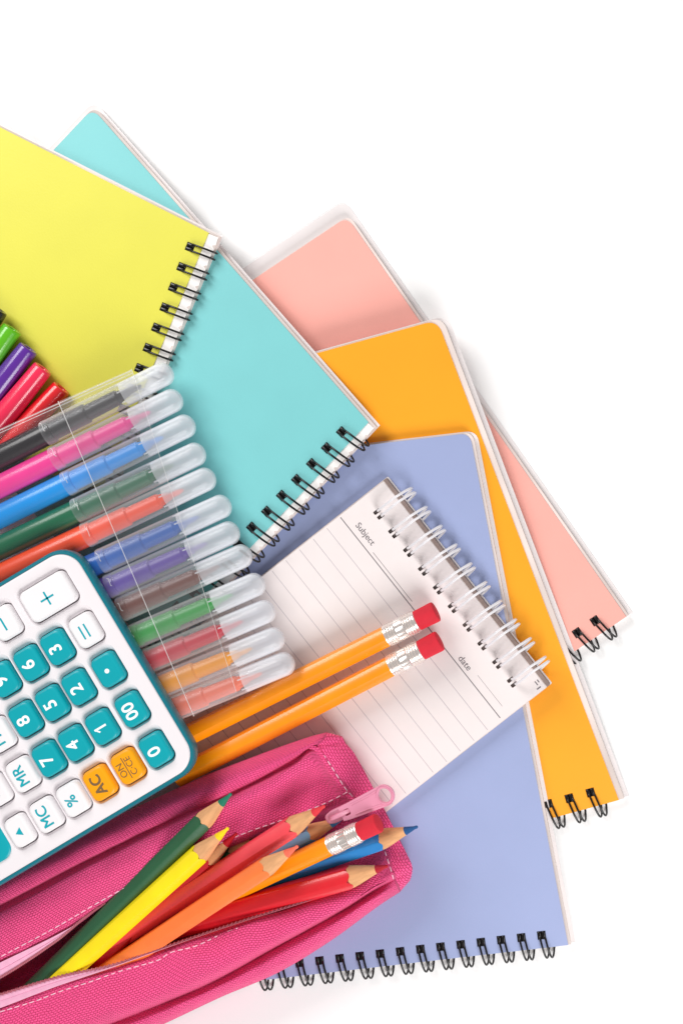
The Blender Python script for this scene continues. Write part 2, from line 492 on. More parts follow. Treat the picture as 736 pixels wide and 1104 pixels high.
def colour_pencil(label, tip, tail, col, R=11.4, roll=0.0, group='pencils lying in the pink case', cone=44):
    mt, L = pencil_frame(tip, tail)
    t = thing('colouring_pencil', label, 'pencil', mt, group)
    n = 72; k = R*.955/cone
    phis = [2*math.pi*i/n for i in range(n)]
    rr = [hex_r(p+roll, R) for p in phis]
    xb = [L - r/k + .9*math.sin(5*p+L)*.6 for r, p in zip(rr, phis)]
    pt = lambda x, r, p: (x, r*math.cos(p), r*math.sin(p))
    # painted hexagonal body, its front edge scalloped where the sharpener cut it
    loops = [[pt(0, r*.93, p) for r, p in zip(rr, phis)], [pt(1.5, r, p) for r, p in zip(rr, phis)],
             [pt(L*.5, r, p) for r, p in zip(rr, phis)],
             [pt(x-1.5, r, p) for x, r, p in zip(xb, rr, phis)], [pt(x, r*.985, p) for x, r, p in zip(xb, rr, phis)]]
    v, f = loft_geo(loops); mesh('painted_body', v, f, P[col], t, 25)
    lr = 4.3; xl = L - lr/k
    loops = [[pt(x-.4, r*.965, p) for x, r, p in zip(xb, rr, phis)]]
    for s in (.25, .5, .75, 1):
        loops.append([pt(x+(xl-x)*s, (L-(x+(xl-x)*s))*k*.995, p) for x, p in zip(xb, phis)])
    v, f = loft_geo(loops); mesh('wood_cone', v, f, M['wood'], t, 50)
    prof = [(xl-.5, lr*1.0), (xl+.2, lr*1.03), (L-6, 6*k+.15), (L-3.2, 1.7), (L-2.2, 1.0), (L-1.9, .3)]
    lathe('lead', prof, LEAD[col], t, 24, 50)
    return t

def eraser_pencil(label, end, tail, R=11.6, group=None):
    mt, L = pencil_frame(end, tail)
    t = thing('eraser_pencil', label, 'pencil', mt, group)
    n = 72; phis = [2*math.pi*i/n for i in range(n)]
    rr = [hex_r(p+.26, R, .45) for p in phis]; fl, el = 36, 22
    xe = L-fl-el
    pt = lambda x, r, p: (x, r*math.cos(p), r*math.sin(p))
    v, f = loft_geo([[pt(x, r*s, p) for r, p in zip(rr, phis)] for x, s in ((0,.95),(1,1),(xe+2,1))])
    mesh('painted_body', v, f, P['school'], t, 25)
    prof = [(xe-1, 11.6), (xe-.4, 12.5)]
    x = xe
    def ribs(x, k, w, a):
        o = []
        for i in range(k):
            for q in range(7):
                o.append((x+w*(i+q/6.01), 12.2+a*math.sin(math.pi*q/6)))
        return o, x+w*k
    o, x = ribs(x+1, 4, 2.9, 1.0); prof += o
    prof += [(x+.4, 12.1), (x+8.6, 12.1)]; x += 9
    o, x = ribs(x, 4, 2.9, 1.0); prof += o
    prof += [(x+.5, 12.2), (x+2, 12.2), (x+2.6, 11.7)]
    n2 = 72; prof = [(a, b*R/12.4) for a, b in prof]; v, f = lathe_geo(prof, n2)
    # pinched flutes between the two sets of ribs
    vv = []
    x0, x1 = xe+13, xe+21
    for q in v:
        q = Vector(q)
        if x0-.8 < q.x < x1+.8:
            ph = math.atan2(q.z, q.y); s = 1+.035*math.sin(18*ph); q.y *= s; q.z *= s
        vv.append(q)
    mesh('ferrule', vv, f, M['ferrule'], t, 40)
    e0 = L-el
    lathe('eraser', [(a, b*R/12.4) for a, b in [(e0-4, 11.2), (e0+2, 11.5), (L-2.5, 11.9), (L-1.0, 11.7), (L-.3, 11.1), (L, 10.0), (L+.25, 4), (L+.3, .5)]], M['eraser'], t, 40, 50)
    return t

eraser_pencil('upper of two orange eraser pencils lying across the lined notepad', (470,659,63), (190,799,50), group='pencils with erasers on the notepad')
eraser_pencil('lower of two orange eraser pencils, on the notepad nearest the pink case', (474,690.5,62), (190,838,49), group='pencils with erasers on the notepad')

# ------------------------------------------------------------------ felt tip markers in their wallet
tips = [(186,398.5),(196,427),(209.6,454.6),(220.8,485),(231.7,512),(248.5,541.4),(257.5,570),(271,595),(285,626),(296,655),(306,684.6),(317,711.5)]
mcol = [('black',(26,24,30)),('hot pink',(240,60,150)),('sky blue',(8,148,230)),('dark green',(16,104,70)),('vermilion',(250,84,48)),('navy blue',(30,96,180)),
        ('violet',(92,62,160)),('brown',(108,50,36)),('leaf green',(24,156,54)),('crimson',(200,20,50)),('amber yellow',(240,156,6)),('peach',(238,118,88))]
MZ = 71.5
lerp3 = lambda c, w, k: tuple(a+(b-a)*k for a, b in zip(c, w))
mdir = []
for i, ((tx, ty), (cn, rgb)) in enumerate(zip(tips, mcol)):
    ang = math.radians(27-i*5/11)
    d = (-math.cos(ang), math.sin(ang)); LEN = 430
    mt, L = pencil_frame((tx, ty, MZ), (tx+d[0]*LEN, ty+d[1]*LEN, MZ))
    label = cn+' felt tip marker with a clear rounded cap, in the plastic wallet'
    if cn == 'black': label = 'black felt tip marker at the top end of the row in the plastic wallet'
    t = thing('felt_marker', label, 'marker', mt, 'markers side by side in the clear wallet')
    ink = mat('ink_'+cn.replace(' ', '_'), rgb, .3, .5, .04, 120, coat=.2)
    pale = mat('grip_'+cn.replace(' ', '_'), lerp3(rgb, (255,255,255), 0), .35, .5, .04, 120)
    lathe('barrel', [(0,6),(1,11),(3,12.2),(L-146,12.4),(L-140,12.2),(L-139,11)], ink, t)
    lathe('grip', [(L-140,10.6),(L-100,10.6),(L-98,8.6),(L-64,8.2),(L-62,6.6),(L-52,4.4),(L-50,3.4)], pale, t)
    lathe('nib', [(L-51,3.2),(L-42,2.8),(L-37,1.6),(L-36,.4)], ink, t, 20)
    R = 13.6; prof = [(L-148, R*.985),(L-146,R*1.02),(L-142,R*1.0),(L-90,R*.985),(L-11,R*.94)]
    for q in range(1, 9):
        a = math.pi/2*q/8
        prof.append((L-11+11*math.sin(a), R*.94*max(.02, math.cos(a))))
    v, f = lathe_geo(prof, 40)
    f = [q for q in f if len(q) == 4]+[f[-1]]
    mesh('cap', v, f, M['cap_clear'], t, 50)
    v, f = lathe_geo([(L-56,12.9),(L-30,12.6),(L-12,12.2),(L-7,10.2),(L-3.6,7.4),(L-1.6,4),(L-1.1,.5)], 28)
    f = [q for q in f if len(q) == 4]+[f[-1]]
    # the liner moulded inside the cap, with a few lengthwise ribs
    ribs = []
    for q in range(6):
        a = q*math.pi/3+.3
        ribs.append(tube_geo([(L-60, 11.6*math.cos(a), 11.6*math.sin(a)), (L-12, 10.6*math.cos(a), 10.6*math.sin(a))], .7, 6))
    v, f = join([(v, f)]+ribs)
    mesh('cap_liner', v, f, M['cap_inner'], t, 50)

def wallet():
    o = thing('marker_wallet', 'clear plastic wallet sleeve wrapped round the row of markers', 'wallet', Matrix.Translation(W(120,600,MZ)))
    inv = o.matrix_world.inverted()
    T0, T1 = (142,398), (255,747)        # the open end
    F0, F1 = (63,433), (209,772)         # the flap line
    d0, d1 = Vector((-.911,.412)), Vector((-.905,.425))
    def P3(v, u, top, lift=0.0):
        """v across the row, u back from the open end in units"""
        a = Vector(T0)+d0*u; b = Vector(T1)+d1*u
        q = a.lerp(b, v)
        e = abs(2*v-1); hgt = 16.2*(max(0, 1-e**14))**.5
        w = 1.4*math.sin(v*11.5*2*math.pi)*(.6+.4*math.sin(u*.05)) + 1.1*noise.noise(Vector((v*6, u*.02, 3.1)))
        z = MZ + (hgt + w*.6 + lift if top else -hgt)
        return inv @ W(q.x, q.y, z)/U
    def sheet(u0, u1, nu, nv, top, lift=0):
        V = [P3(j/nv, u0+(u1-u0)*i/nu, top, lift) for i in range(nu+1) for j in range(nv+1)]
        F = [(i*(nv+1)+j, (i+1)*(nv+1)+j, (i+1)*(nv+1)+j+1, i*(nv+1)+j+1) for i in range(nu) for j in range(nv)]
        return V, F
    v, f = join([sheet(0, 300, 40, 80, True), sheet(0, 300, 40, 20, False)])
    mesh('sleeve', v, f, M['film'], o, 180)
    def flap(nu=10, nv=80):
        V = []
        for i in range(nu+1):
            for j in range(nv+1):
                vv = .0+j/nv
                a = Vector(T0).lerp(Vector(F0), i/nu); b = Vector(T1).lerp(Vector(F1), i/nu)
                q = a.lerp(b, vv)
                e = abs(2*vv-1)
                z = MZ + 16.2*(max(0, 1-e**14))**.5 + 2.2 + .8*math.sin(vv*11.5*2*math.pi)
                V.append(inv @ W(q.x, q.y, z)/U)
        F = [(i*(nv+1)+j, (i+1)*(nv+1)+j, (i+1)*(nv+1)+j+1, i*(nv+1)+j+1) for i in range(nu) for j in range(nv)]
        return V, F, V[nu*(nv+1):], V[:nv+1]
    V, F, edge1, edge0 = flap(); mesh('flap', V, F, M['film_band'], o, 180)
    v, f = join([tube_geo(edge1, .48, 6), tube_geo(edge0, .3, 6)])
    mesh('welded_edge', v, f, M['weld'], o, 60)
    side = [P3(.004, u, True, .8) for u in range(0, 300, 8)]
    side2 = [P3(.012, u, True, 1.2) for u in range(0, 300, 8)]
    v, f = join([tube_geo(side, .5, 6), tube_geo(side2, .3, 6)])
    mesh('side_weld', v, f, M['weld'], o, 60)
    # little heat-seal puckers along the flap line
    geos = []
    for i in range(12):
        q = Vector(F0).lerp(Vector(F1), (i+.6)/12.2) + Vector((-24, 11))
        z = MZ+17.5
        pts = [inv @ W(q.x+3*s, q.y+5*s+1.5*math.sin(s*4+i), z+.4*math.cos(s*3))/U for s in (-1,-.5,0,.5,1)]
        geos.append(tube_geo(pts, .4, 5))
    v, f = join(geos); mesh('heat_seal', v, f, M['weld'], o, 60)
wallet()

# ------------------------------------------------------------------ loose felt pens on the left
def felt_pen(label, end, d, z, rgb, L=170):
    d = Vector(d).normalized()
    mt, L = pencil_frame((end[0], end[1], z), (end[0]-d.x*L, end[1]-d.y*L, z))
    t = thing('felt_pen', label, 'pen', mt, 'loose felt pens on the lime notebook')
    m = mat('pen_'+label.split()[0], rgb, .22, .55, .03, 120, coat=.3)
    lathe('cap', [(L-120,13.2),(L-116,13.6),(L-60,12.6),(L-3,10.6),(L-1.2,10.3),(L-.3,9.6),(L,8.6),(L-.2,6.4),(L-.6,5.2),(L-1.6,4.6),(L-6,4.2),(L-6.2,.3)], m, t, 40, 40)
    lathe('barrel', [(0,9),(1,11.6),(L-119,12.2)], m, t, 40, 40)
    return t
felt_pen('black felt pen, topmost of the loose pens, cut off by the left edge', (-1,333), (.58,-.81), 50, (20,18,22))
felt_pen('green felt pen between the black and the violet pen', (14,354), (.58,-.81), 52, (92,184,24))
felt_pen('violet felt pen between the green and the hot pink pen', (31.5,375), (.61,-.79), 52, (92,40,150))
felt_pen('raspberry pink felt pen between the violet and the scarlet pen', (47,396.5), (.63,-.775), 54, (240,44,84))
felt_pen('scarlet felt pen half under the edge of the marker wallet', (67,418), (.68,-.735), 47, (236,34,44))

# ------------------------------------------------------------------ calculator
def calculator():
    global MS
    Z = 113; MS = (D-Z)/D
    O = W(110.9, 783.4, Z)                    # centre of the 1 key
    R1 = W(110.9-.513*100, 783.4-.858*100, Z)
    mt = frame(O, R1-O)
    t = thing('pocket_calculator', 'white calculator with turquoise rim lying across the markers', 'calculator', mt)
    # local x = reading direction, y = up the keyboard, top face at z = 0
    x0, x1, y0, y1 = -91, 191, -73.5, 330
    cx, cy, hx, hy = (x0+x1)/2, (y0+y1)/2, (x1-x0)/2, (y1-y0)/2
    lp = lambda ins, z, r=30: [(a, b, z) for a, b in rrect(hx-ins, hy-ins, max(4, r-ins), cx, cy, 10)]
    v, f = loft_geo([lp(8,-26), lp(2.5,-23.5), lp(.6,-19), lp(0,-12), lp(.3,-6), lp(1.0,-3.0), lp(2.2,-1.5), lp(4.0,-1.2), lp(5.0,-2.2)], True, False)
    mesh('rim', v, f, M['calc_teal'], t, 40)
    keys = []
    def K(gx, gy, txt, kind, hw=17.6, hh=14.2, cy_=None): keys.append((gx, gy, txt, kind, hw, hh))
    xs = {-1:-50.5, 0:0, 1:49.8, 2:98.6, 3:150}
    K(xs[-1], -37, '0', 't'); K(xs[0], -37, '00', 't'); K(xs[1], -37.5, '.', 't'); K(xs[2], -38.5, '=', 'w')
    K(xs[0], 0, '1', 't'); K(xs[1], 0, '2', 't'); K(xs[2], -2.5, '3', 't'); K(xs[3], -22.5, '+', 'w', 18.6, 28)
    K(xs[-1], -2, 'ON\nC·CE', 'o'); K(xs[-1], 33, 'AC', 'o'); K(xs[0], 34, '4', 't'); K(xs[1], 33, '5', 't'); K(xs[2], 31, '6', 't'); K(xs[3], 32, '−', 'w')
    K(xs[-1], 66.5, '%', 'w'); K(xs[0], 67, '7', 't'); K(xs[1], 66.5, '8', 't'); K(xs[2], 65, '9', 't'); K(xs[3], 65, '×', 'w')
    K(xs[-1], 100, 'MC', 'w'); K(xs[0], 99.5, 'MR', 'w'); K(xs[1], 100, 'M−', 'w'); K(xs[2], 99, 'M+', 'w'); K(xs[3], 98, '÷', 'w')
    K(xs[-1], 133, '▲', 'w', 17.0, 12.6); K(xs[0], 132.5, '+/−', 'w', 17.0, 12.6)
    # white face with a dished well round every key
    holes, wells = [], []
    for gx, gy, txt, kind, hw, hh in keys:
        ex = 5.6 if txt != '+' else 4.2
        o = rrect(hw+ex, hh+2.3, 9, gx+ex-3.4, gy+.3, 5); holes.append(o)
        m1 = rrect(hw+ex*.55, hh+1.8, 8, gx+ex*.5-1.6, gy+.2, 5)
        m2 = rrect(hw+1.1, hh+1.1, 7, gx, gy, 5)
        wells.append(loft_geo([[(a,b,0) for a,b in o], [(a,b,-1.1) for a,b in m1], [(a,b,-3.2) for a,b in m2], [(a,b,-9) for a,b in rrect(hw+1.0, hh+1.0, 7, gx, gy, 5)]], False, True))
    fx = rrect(hx-9.2, hy-9.2, 20.8, cx, cy, 10)
    v, top = holed_sheet(fx, holes, 0)
    edge = loft_geo([lp(4.8,-2.4), lp(5.1,-1.1), lp(6.0,-.35), lp(7.4,-.05), [(a,b,0) for a,b in fx]], False, False)
    v, f = join([(v, top), edge]+wells)
    bmv = mesh('face', v, f, M['calc_white'], t, 40)
    bz = lambda i, z: [(a,b,z) for a,b in rrect(115.5-i, 66-i, 13-i, 46.5, 216.5, 8)]
    di = lambda i, z: [(a,b,z) for a,b in rrect(100-i, 48-i, 5, 46.5, 218, 8)]
    v, f = loft_geo([bz(0,-.3), bz(0,.8), bz(.8,1.7), bz(2.2,2.1), di(-1,2.1), di(0,1.4), di(.6,.5)], True, False)
    mesh('display_bezel', v, f, M['key_teal'], t, 40)
    v, f = loft_geo([di(.7,.2), di(.7,.6)]); mesh('display', v, f, M['lcd'], t, 30)
    mk = dict(t=M['key_teal'], w=M['key_white'], o=M['key_orange']); ml = dict(t=M['leg_white'], w=M['leg_teal'], o=M['leg_grey'])
    for gx, gy, txt, kind, hw, hh in keys:
        L_ = []
        for ins, z, oy in ((0,-8.6,0),(0,.6,0),(.35,3.0,.35),(.8,4.3,.7),(1.5,4.95,1.0),(2.8,5.25,1.15)):
            L_.append([(a,b,z) for a,b in rrect(hw-ins, hh-ins-oy*.9, max(2.5,7.2-ins*.7), -oy*.4, oy, 6)])
        v, f = loft_geo(L_)
        # a face sunk very slightly so it is not dead flat
        inner = [(a,b,5.05) for a,b in rrect(hw-6, hh-7.2, 4, -.5, 1.2, 6)]
        v2, f2 = loft_geo([L_[-1], inner], False, True)
        v, f = join([(v, f[:-1]), (v2, f2)])
        k = mesh('key', v, f, mk[kind], t, 40); k.location = (gx*U*MS, gy*U*MS, 0)
        z = 5.12; cxk, cyk = -1, 1.2
        def bar(cx_, cy_, a, b): return ([(cx_-a,cy_-b,z-.1),(cx_+a,cy_-b,z-.1),(cx_+a,cy_+b,z-.1),(cx_-a,cy_+b,z-.1),(cx_-a,cy_-b,z+.12),(cx_+a,cy_-b,z+.12),(cx_+a,cy_+b,z+.12),(cx_-a,cy_+b,z+.12)],
                                         [(0,3,2,1),(4,5,6,7),(0,1,5,4),(1,2,6,5),(2,3,7,6),(3,0,4,7)])
        if txt == '+': geo = join([bar(cxk,cyk,7.8,1.0), bar(cxk,cyk,.99,7.8)])
        elif txt == '−': geo = bar(cxk,cyk,7.5,1.0)
        elif txt == '1':
            geo = join([bar(cxk+1.2,cyk,1.15,7), ([(cxk-3.6,cyk+3.0,z-.1),(cxk-2.5,cyk+1.6,z-.1),(cxk+1.2,cyk+5,z-.1),(cxk+1.2,cyk+7,z-.1),(cxk-3.6,cyk+3.0,z+.1),(cxk-2.5,cyk+1.6,z+.1),(cxk+1.2,cyk+5,z+.1),(cxk+1.2,cyk+7,z+.1)],
                        [(0,3,2,1),(4,5,6,7),(0,1,5,4),(1,2,6,5),(2,3,7,6),(3,0,4,7)])])
        elif txt == '=': geo = join([bar(cxk,cyk+3,7.8,.95), bar(cxk,cyk-3,7.8,.95)])
        elif txt == '.': geo = loft_geo([[(cxk+2.6*math.cos(a),cyk+2.6*math.sin(a),z+q) for a in [i*math.pi/8 for i in range(16)]] for q in (-.1,.12)])
        elif txt == '▲':
            tri = [(cxk-5,cyk-3.4),(cxk+4.6,cyk-3.4),(cxk-.2,cyk+3.6)]
            geo = loft_geo([[(a,b,z+q) for a,b in tri] for q in (-.1,.12)])
        elif txt.startswith('ON'):
            geo = join([text_geo('ON', 10.5, cxk, cyk+5.4, z), text_geo('C·CE', 10, cxk, cyk-5.6, z), bar(cxk,cyk,12.5,.5)])
        elif txt == '÷': geo = join([bar(cxk,cyk,7,.9), text_geo('.', 18, cxk, cyk+5, z), text_geo('.', 18, cxk, cyk-5, z)])
        elif txt == '×': geo = text_geo('x', 18, cxk, cyk, z)
        else:
            sz = {1: 19.5, 2: 16.5, 3: 13}[len(txt)]
            if txt == '00': sz = 19
            if txt == '%': sz = 17
            w_ = .34 if kind != 'w' else .22
            geo = join([text_geo(txt, sz, cxk+w_*q[0], cyk+w_*q[1], z+.012*i) for i, q in enumerate(((-1,-1),(1,-1),(-1,1),(1,1)))])
        mesh('key_legend', geo[0], geo[1], ml[kind], k, 0)
    MS = 1.0
    return t
calculator()

# ------------------------------------------------------------------ pink pencil case
def case():
    o = thing('pencil_case', 'open hot pink woven pencil case with a pale zip, full of pencils', 'pencil case', Matrix.Translation(W(200,980,0)))
    inv = o.matrix_world.inverted()
    Wl = lambda p: inv @ W(*p)/U
    # rails from the back foot to the front foot: points along the case, then seam point, end-edge point
    R = []
    back = [(-60,970),(0,942),(100,893),(200,846),(227,834),(300,806),(335,794),(350,790)]
    crease = [(-60,1008),(0,978),(72,940),(140,906),(190,882),(253,854),(300,830),(320,819),(328,810)]
    def mid(a, b, k, n=9):
        A_ = cat_rom([(p[0],p[1],0) for p in a], n); B_ = cat_rom([(p[0],p[1],0) for p in b], n)
        return [(p.lerp(q, k).x, p.lerp(q, k).y) for p, q in zip(A_, B_)]
    setz = lambda pts, z: [(p[0], p[1], z) for p in pts]
    sh = lambda pts, dx, dy: [(p[0]+dx, p[1]+dy) for p in pts]
    R.append((setz(sh(back, 3, 7), 20), (352,796,28), (368,800,28)))
    R.append((setz(sh(back, 0, 1.5), 40), (352,791,44), (368,795.5,42)))
    R.append((setz(back, 56), (352,789.5,58), (369,794,52)))
    R.append((setz(mid(back, crease, .25), 71), (350,792,68), (369.5,795,58)))
    R.append((setz(mid(back, crease, .55), 78.5), (347,797,73), (370,796,60)))
    R.append((setz(mid(back, crease, .88), 77.5), (342,802,75), (371,798,61)))
    R.append((setz(crease, 70), (338,806,74), (372,800,61.5)))
    R.append((setz(sh(crease, 1.8, 3.6), 75), (341,808,77), (373,802,62)))
    stit = [(-60,1062),(0,1032),(60,1000),(115,968),(180,934),(257,901),(310,882),(353,865)]
    z3 = lambda pts, zs: [(p[0], p[1], zs[min(i, len(zs)-1)]) for i, p in enumerate(pts)]
    R.append((setz(mid(crease, stit, .12), 80), (343,811,77.5), (376,805,62.5)))
    R.append((setz(mid(crease, stit, .3), 83), (349,817,78), (381,811,63)))
    R.append((z3(mid(crease, stit, .62), [84,84,85,86,86,85,80,74,70]), (362,836,77), (392,830,62)))
    R.append((z3(stit, [78,78,80,82,82,78,74,70]), (376,853,74), (402,849,60)))
    R.append(([(-60,1069,74),(0,1040,74),(78,1000,75),(118,972,76),(180,940,76),(260,906,72),(355,870,66)], (384,863,68), (408,860,57)))
    R.append(([(-60,1082,66),(0,1053,66),(60,1015,66),(100,986,64),(180,946,62),(260,911,58),(355,874,56)], (389,869,62), (411,866,55)))
    R.append(([(-60,1084,40),(0,1056,40),(87,1003,40),(180,954,40),(260,918,38),(345,882,38)], (393,876,56), (414,872,53)))
    R.append(([(-60,1088,22),(0,1064,22),(90,1022,22),(180,984,22),(260,950,24),(340,915,28)], (399,886,52), (419,882,51)))
    R.append(([(-60,1090,40),(0,1070,40),(90,1042,40),(180,1012,40),(260,986,42),(345,958,46)], (410,908,54), (431,906,50)))
    R.append(([(-60,1091,66),(0,1073,68),(63,1055,70),(122,1042,71),(176,1024,72),(211,1011,72),(260,995,72),(330,974,70),(390,949,66)], (416,920,60), (438,920,50)))
    R.append(([(-60,1106,75),(0,1086,76),(63,1063,77),(122,1047,77),(176,1028,76),(211,1015,76),(260,999,77),(330,979,75),(390,954,70)], (419,929,64), (441,926,50)))
    lst = [(-60,1112),(0,1091),(39,1079),(65,1069),(96,1059),(130,1047),(171,1035),(184,1027),(211,1020),(239,1007),(266,997),(330,984),(390,959)]
    R.append((z3(lst, [79]*11+[78,72]), (421,938,66), (443,930,49)))
    fold = [(-60,1178),(0,1154),(60,1128),(130,1100),(198,1073),(239,1054),(293,1024),(335,1001),(376,978),(404,960)]
    R.append((z3(mid(lst, fold, .4), [83,83,84,85,85,84,82,78,72]), (422.5,941,67), (443.5,932,48)))
    R.append((z3(mid(lst, fold, .75), [82,82,83,83,83,82,80,76,70]), (423.5,944,66), (444,934.5,47)))
    R.append((setz(sh(fold, -1.0, -3.2), 72), (424,946,64), (444.5,936.5,46)))
    R.append((z3(fold, [58,58,58,58,58,57,56,56,56,56]), (424.5,948,60), (444,939,45)))
    R.append((setz(sh(fold, 1.6, 3.6), 62), (425,950.5,60), (444,941,44)))
    front = [(-60,1215),(0,1187),(60,1158),(120,1129),(179,1103),(225,1081),(271,1061),(293,1052),(330,1032),(354,1016),(376,1000),(409,976)]
    R.append((setz(mid(fold, front, .4), 66), (427,954,58), (443.5,943,42)))
    R.append((setz(mid(fold, front, .75), 60), (429,958,52), (443,946,38)))
    R.append((setz(mid(fold, front, .96), 46), (430,961,42), (442,948,32)))
    R.append((setz(mid(fold, front, 1.0), 30), (430.5,962,30), (442,949,26)))
    R.append((setz(mid(fold, front, .92), 6), (428,959,14), (438,947,14)))
    NM, NE, SUB = 110, 12, 4
    rows = []
    for pts, sp, ep in R:
        main = cat_rom(pts+[sp], NM)
        end = cat_rom([sp, tuple(Vector(sp).lerp(Vector(ep), .5)+Vector((0,0,4.5))), ep], NE)[1:]
        low = [Vector((ep[0]-k*2.5, ep[1]-k*1.0, ep[2]+(13-ep[2])*k)) for k in (.3,.65,1)]
        rows.append(main+end+low)
    cols = len(rows[0]); grid = []
    nr = (len(rows)-1)*SUB+1
    def cr(p0, p1, p2, p3, t):
        # limited tangents keep the tight folds from overshooting
        def tan(a, b, c):
            la, lb = (b-a).length+1e-6, (c-b).length+1e-6
            return ((b-a)/la+(c-b)/lb)/2*min(la, lb)
        L = (p2-p1).length
        m1 = tan(p0, p1, p2); m2 = tan(p1, p2, p3)
        return (2*t**3-3*t*t+1)*p1+(t**3-2*t*t+t)*m1+(-2*t**3+3*t*t)*p2+(t**3-t*t)*m2
    for k in range(len(rows)-1):
        for s in range(SUB):
            t = s/SUB
            grid.append([cr(rows[max(k-1,0)][j], rows[k][j], rows[k+1][j], rows[min(k+2,len(rows)-1)][j], t) for j in range(cols)])
    grid.append(rows[-1])
    V, UV, F = [], [], []
    for i, r in enumerate(grid):
        for j, p in enumerate(r):
            n = noise.noise(Vector((p.x*.022, p.y*.022, 1.7)))*4.4 + noise.noise(Vector((p.x*.06, p.y*.06, 5.7)))*1.5
            fade = min(1, max(0, (p.z-30)/25))
            q = Vector((p.x, p.y, p.z+n*fade))
            V.append(Wl(q))
    for i in range(nr):
        for j in range(cols):
            UV.append(None)
    # arc-length fabric coordinates
    us = [[0]*cols for _ in range(nr)]; vs = [[0]*cols for _ in range(nr)]
    for i in range(nr):
        for j in range(1, cols): us[i][j] = us[i][j-1]+(V[i*cols+j]-V[i*cols+j-1]).length
    for j in range(cols):
        for i in range(1, nr): vs[i][j] = vs[i-1][j]+(V[i*cols+j]-V[(i-1)*cols+j]).length
    mu = [sum(us[i][j] for i in range(nr))/nr for j in range(cols)]
    for i in range(nr):
        for j in range(cols):
            p = V[i*cols+j]
            # the end panel is cut from its own piece of cloth
            UV[i*cols+j] = (mu[j], vs[i][j]) if j < NM else (p.x*.52-p.y*.85, p.x*.85+p.y*.52)
    for i in range(nr-1):
        for j in range(cols-1):
            F.append((i*cols+j, i*cols+j+1, (i+1)*cols+j+1, (i+1)*cols+j))
    # close the underside
    F.append(tuple(i*cols+cols-1 for i in range(nr))); F.append(tuple(i*cols for i in range(nr)))
    mesh('fabric_body', V, F, M['case'], o, 75, uvs=UV)
    # height of the cloth under a point, read back from the grid
    flat = [(p.x, p.y, i*cols+j) for i, r in enumerate(grid) for j, p in enumerate(r) if p.z > 40]
    def hz(x, y):
        best = min(flat, key=lambda q: (q[0]-x)**2+(q[1]-y)**2)
        i, j = divmod(best[2], cols); p = grid[i][j]
        n = noise.noise(Vector((p.x*.022, p.y*.022, 1.7)))*4.4 + noise.noise(Vector((p.x*.06, p.y*.06, 5.7)))*1.5
        return p.z+n*min(1, max(0, (p.z-30)/25))
    def stitches(pts, step=8.4, ln=5.4, lift=.5, r=.58):
        P_ = cat_rom([(a,b,0) for a,b in pts], 400); geos = []; d = 0; start = None
        acc = [0]
        for a, b in zip(P_, P_[1:]): acc.append(acc[-1]+(b-a).length)
        def at(s):
            for k in range(len(acc)-1):
                if acc[k+1] >= s: return P_[k].lerp(P_[k+1], (s-acc[k])/max(1e-6, acc[k+1]-acc[k]))
            return P_[-1]
        s = 2
        while s+ln < acc[-1]:
            q = []
            for k in (0, .5, 1):
                a = at(s+ln*k); q.append(Wl((a.x, a.y, hz(a.x, a.y)+lift-(.9 if k != .5 else 0))))
            geos.append(tube_geo(q, r, 6)); s += step*random.uniform(.94, 1.06)
        return join(geos)
    for pts in ([(0,1032),(60,1000),(115,968),(180,934),(257,901),(310,882),(353,865),(376,853)],
                [(-10,1094),(0,1091),(39,1079),(65,1069),(96,1059),(130,1047),(171,1035),(184,1027),(211,1020),(239,1007),(266,997)],
                [(340,808),(347,812),(360,831),(373,851),(385,864)], [(414,916),(420,934),(424,948)]):
        v, f = stitches(pts); mesh('stitching', v, f, M['stitch'], o, 60)
    # piped seam beside the end stitching
    pts = cat_rom([(334,805,0),(343,809,0),(355,829,0),(368,849,0),(382,865,0)], 26)
    zz = [hz(p.x, p.y) for p in pts]
    zz = [sum(zz[max(0,i-4):i+5])/len(zz[max(0,i-4):i+5]) for i in range(len(zz))]
    v, f = tube_geo([Wl((p.x, p.y, z-.6-(1.8 if i in (0, len(pts)-1) else 0))) for i, (p, z) in enumerate(zip(pts, zz))], 2.4, 10); mesh('piping', v, f, M['case'], o, 60, uvs=[(p.x, p.y) for p in v])
    # zip tapes and coils
    def tape(outer, inner, zo_, zi_):
        A_ = cat_rom([(a,b,0) for a,b in outer], 60); B_ = cat_rom([(a,b,0) for a,b in inner], 60)
        V = []; F = []
        for p, q in zip(A_, B_):
            for k in (0, .33, .52, .55, .75, 1):
                r = p.lerp(q, k); z = zo_+(zi_-zo_)*k + (-.8 if k in (.52,) else 0)
                V.append(Wl((r.x, r.y, z)))
        for k in (0, .5, 1):
            pass
        n = 6
        for i in range(59):
            for j in range(n-1): F.append((i*n+j, (i+1)*n+j, (i+1)*n+j+1, i*n+j+1))
        return V, F, B_
    def coil(line, z, m=300):
        P_ = cat_rom([tuple(p) for p in line], m); V = []
        pts = []
        for i, p in enumerate(P_): pts.append(Wl((p.x+.5*math.sin(i*2.1), p.y+.7*math.cos(i*2.1), z+.9*math.sin(i*2.1))))
        return tube_geo(pts, 1.15, 6)
    V_, F_, line = tape([(-60,1067),(0,1038),(78,999),(112,974)], [(-60,1083),(0,1054),(60,1015),(92,989),(114,973)], 79, 78)
    mesh('zip_tape', V_, F_, M['tape'], o, 60)
    v, f = coil(line, 78); mesh('zip_coil', v, f, M['coil'], o, 60)
    V_, F_, line = tape([(-60,1108),(0,1087),(60,1064),(100,1050.5),(122,1043),(180,1022),(260,994.5),(330,972.5),(385,952)], [(-60,1090),(0,1072),(63,1053),(122,1040),(180,1020),(260,993),(330,971),(385,950.5)], 80, 77)
    mesh('zip_tape', V_, F_, M['tape'], o, 60)
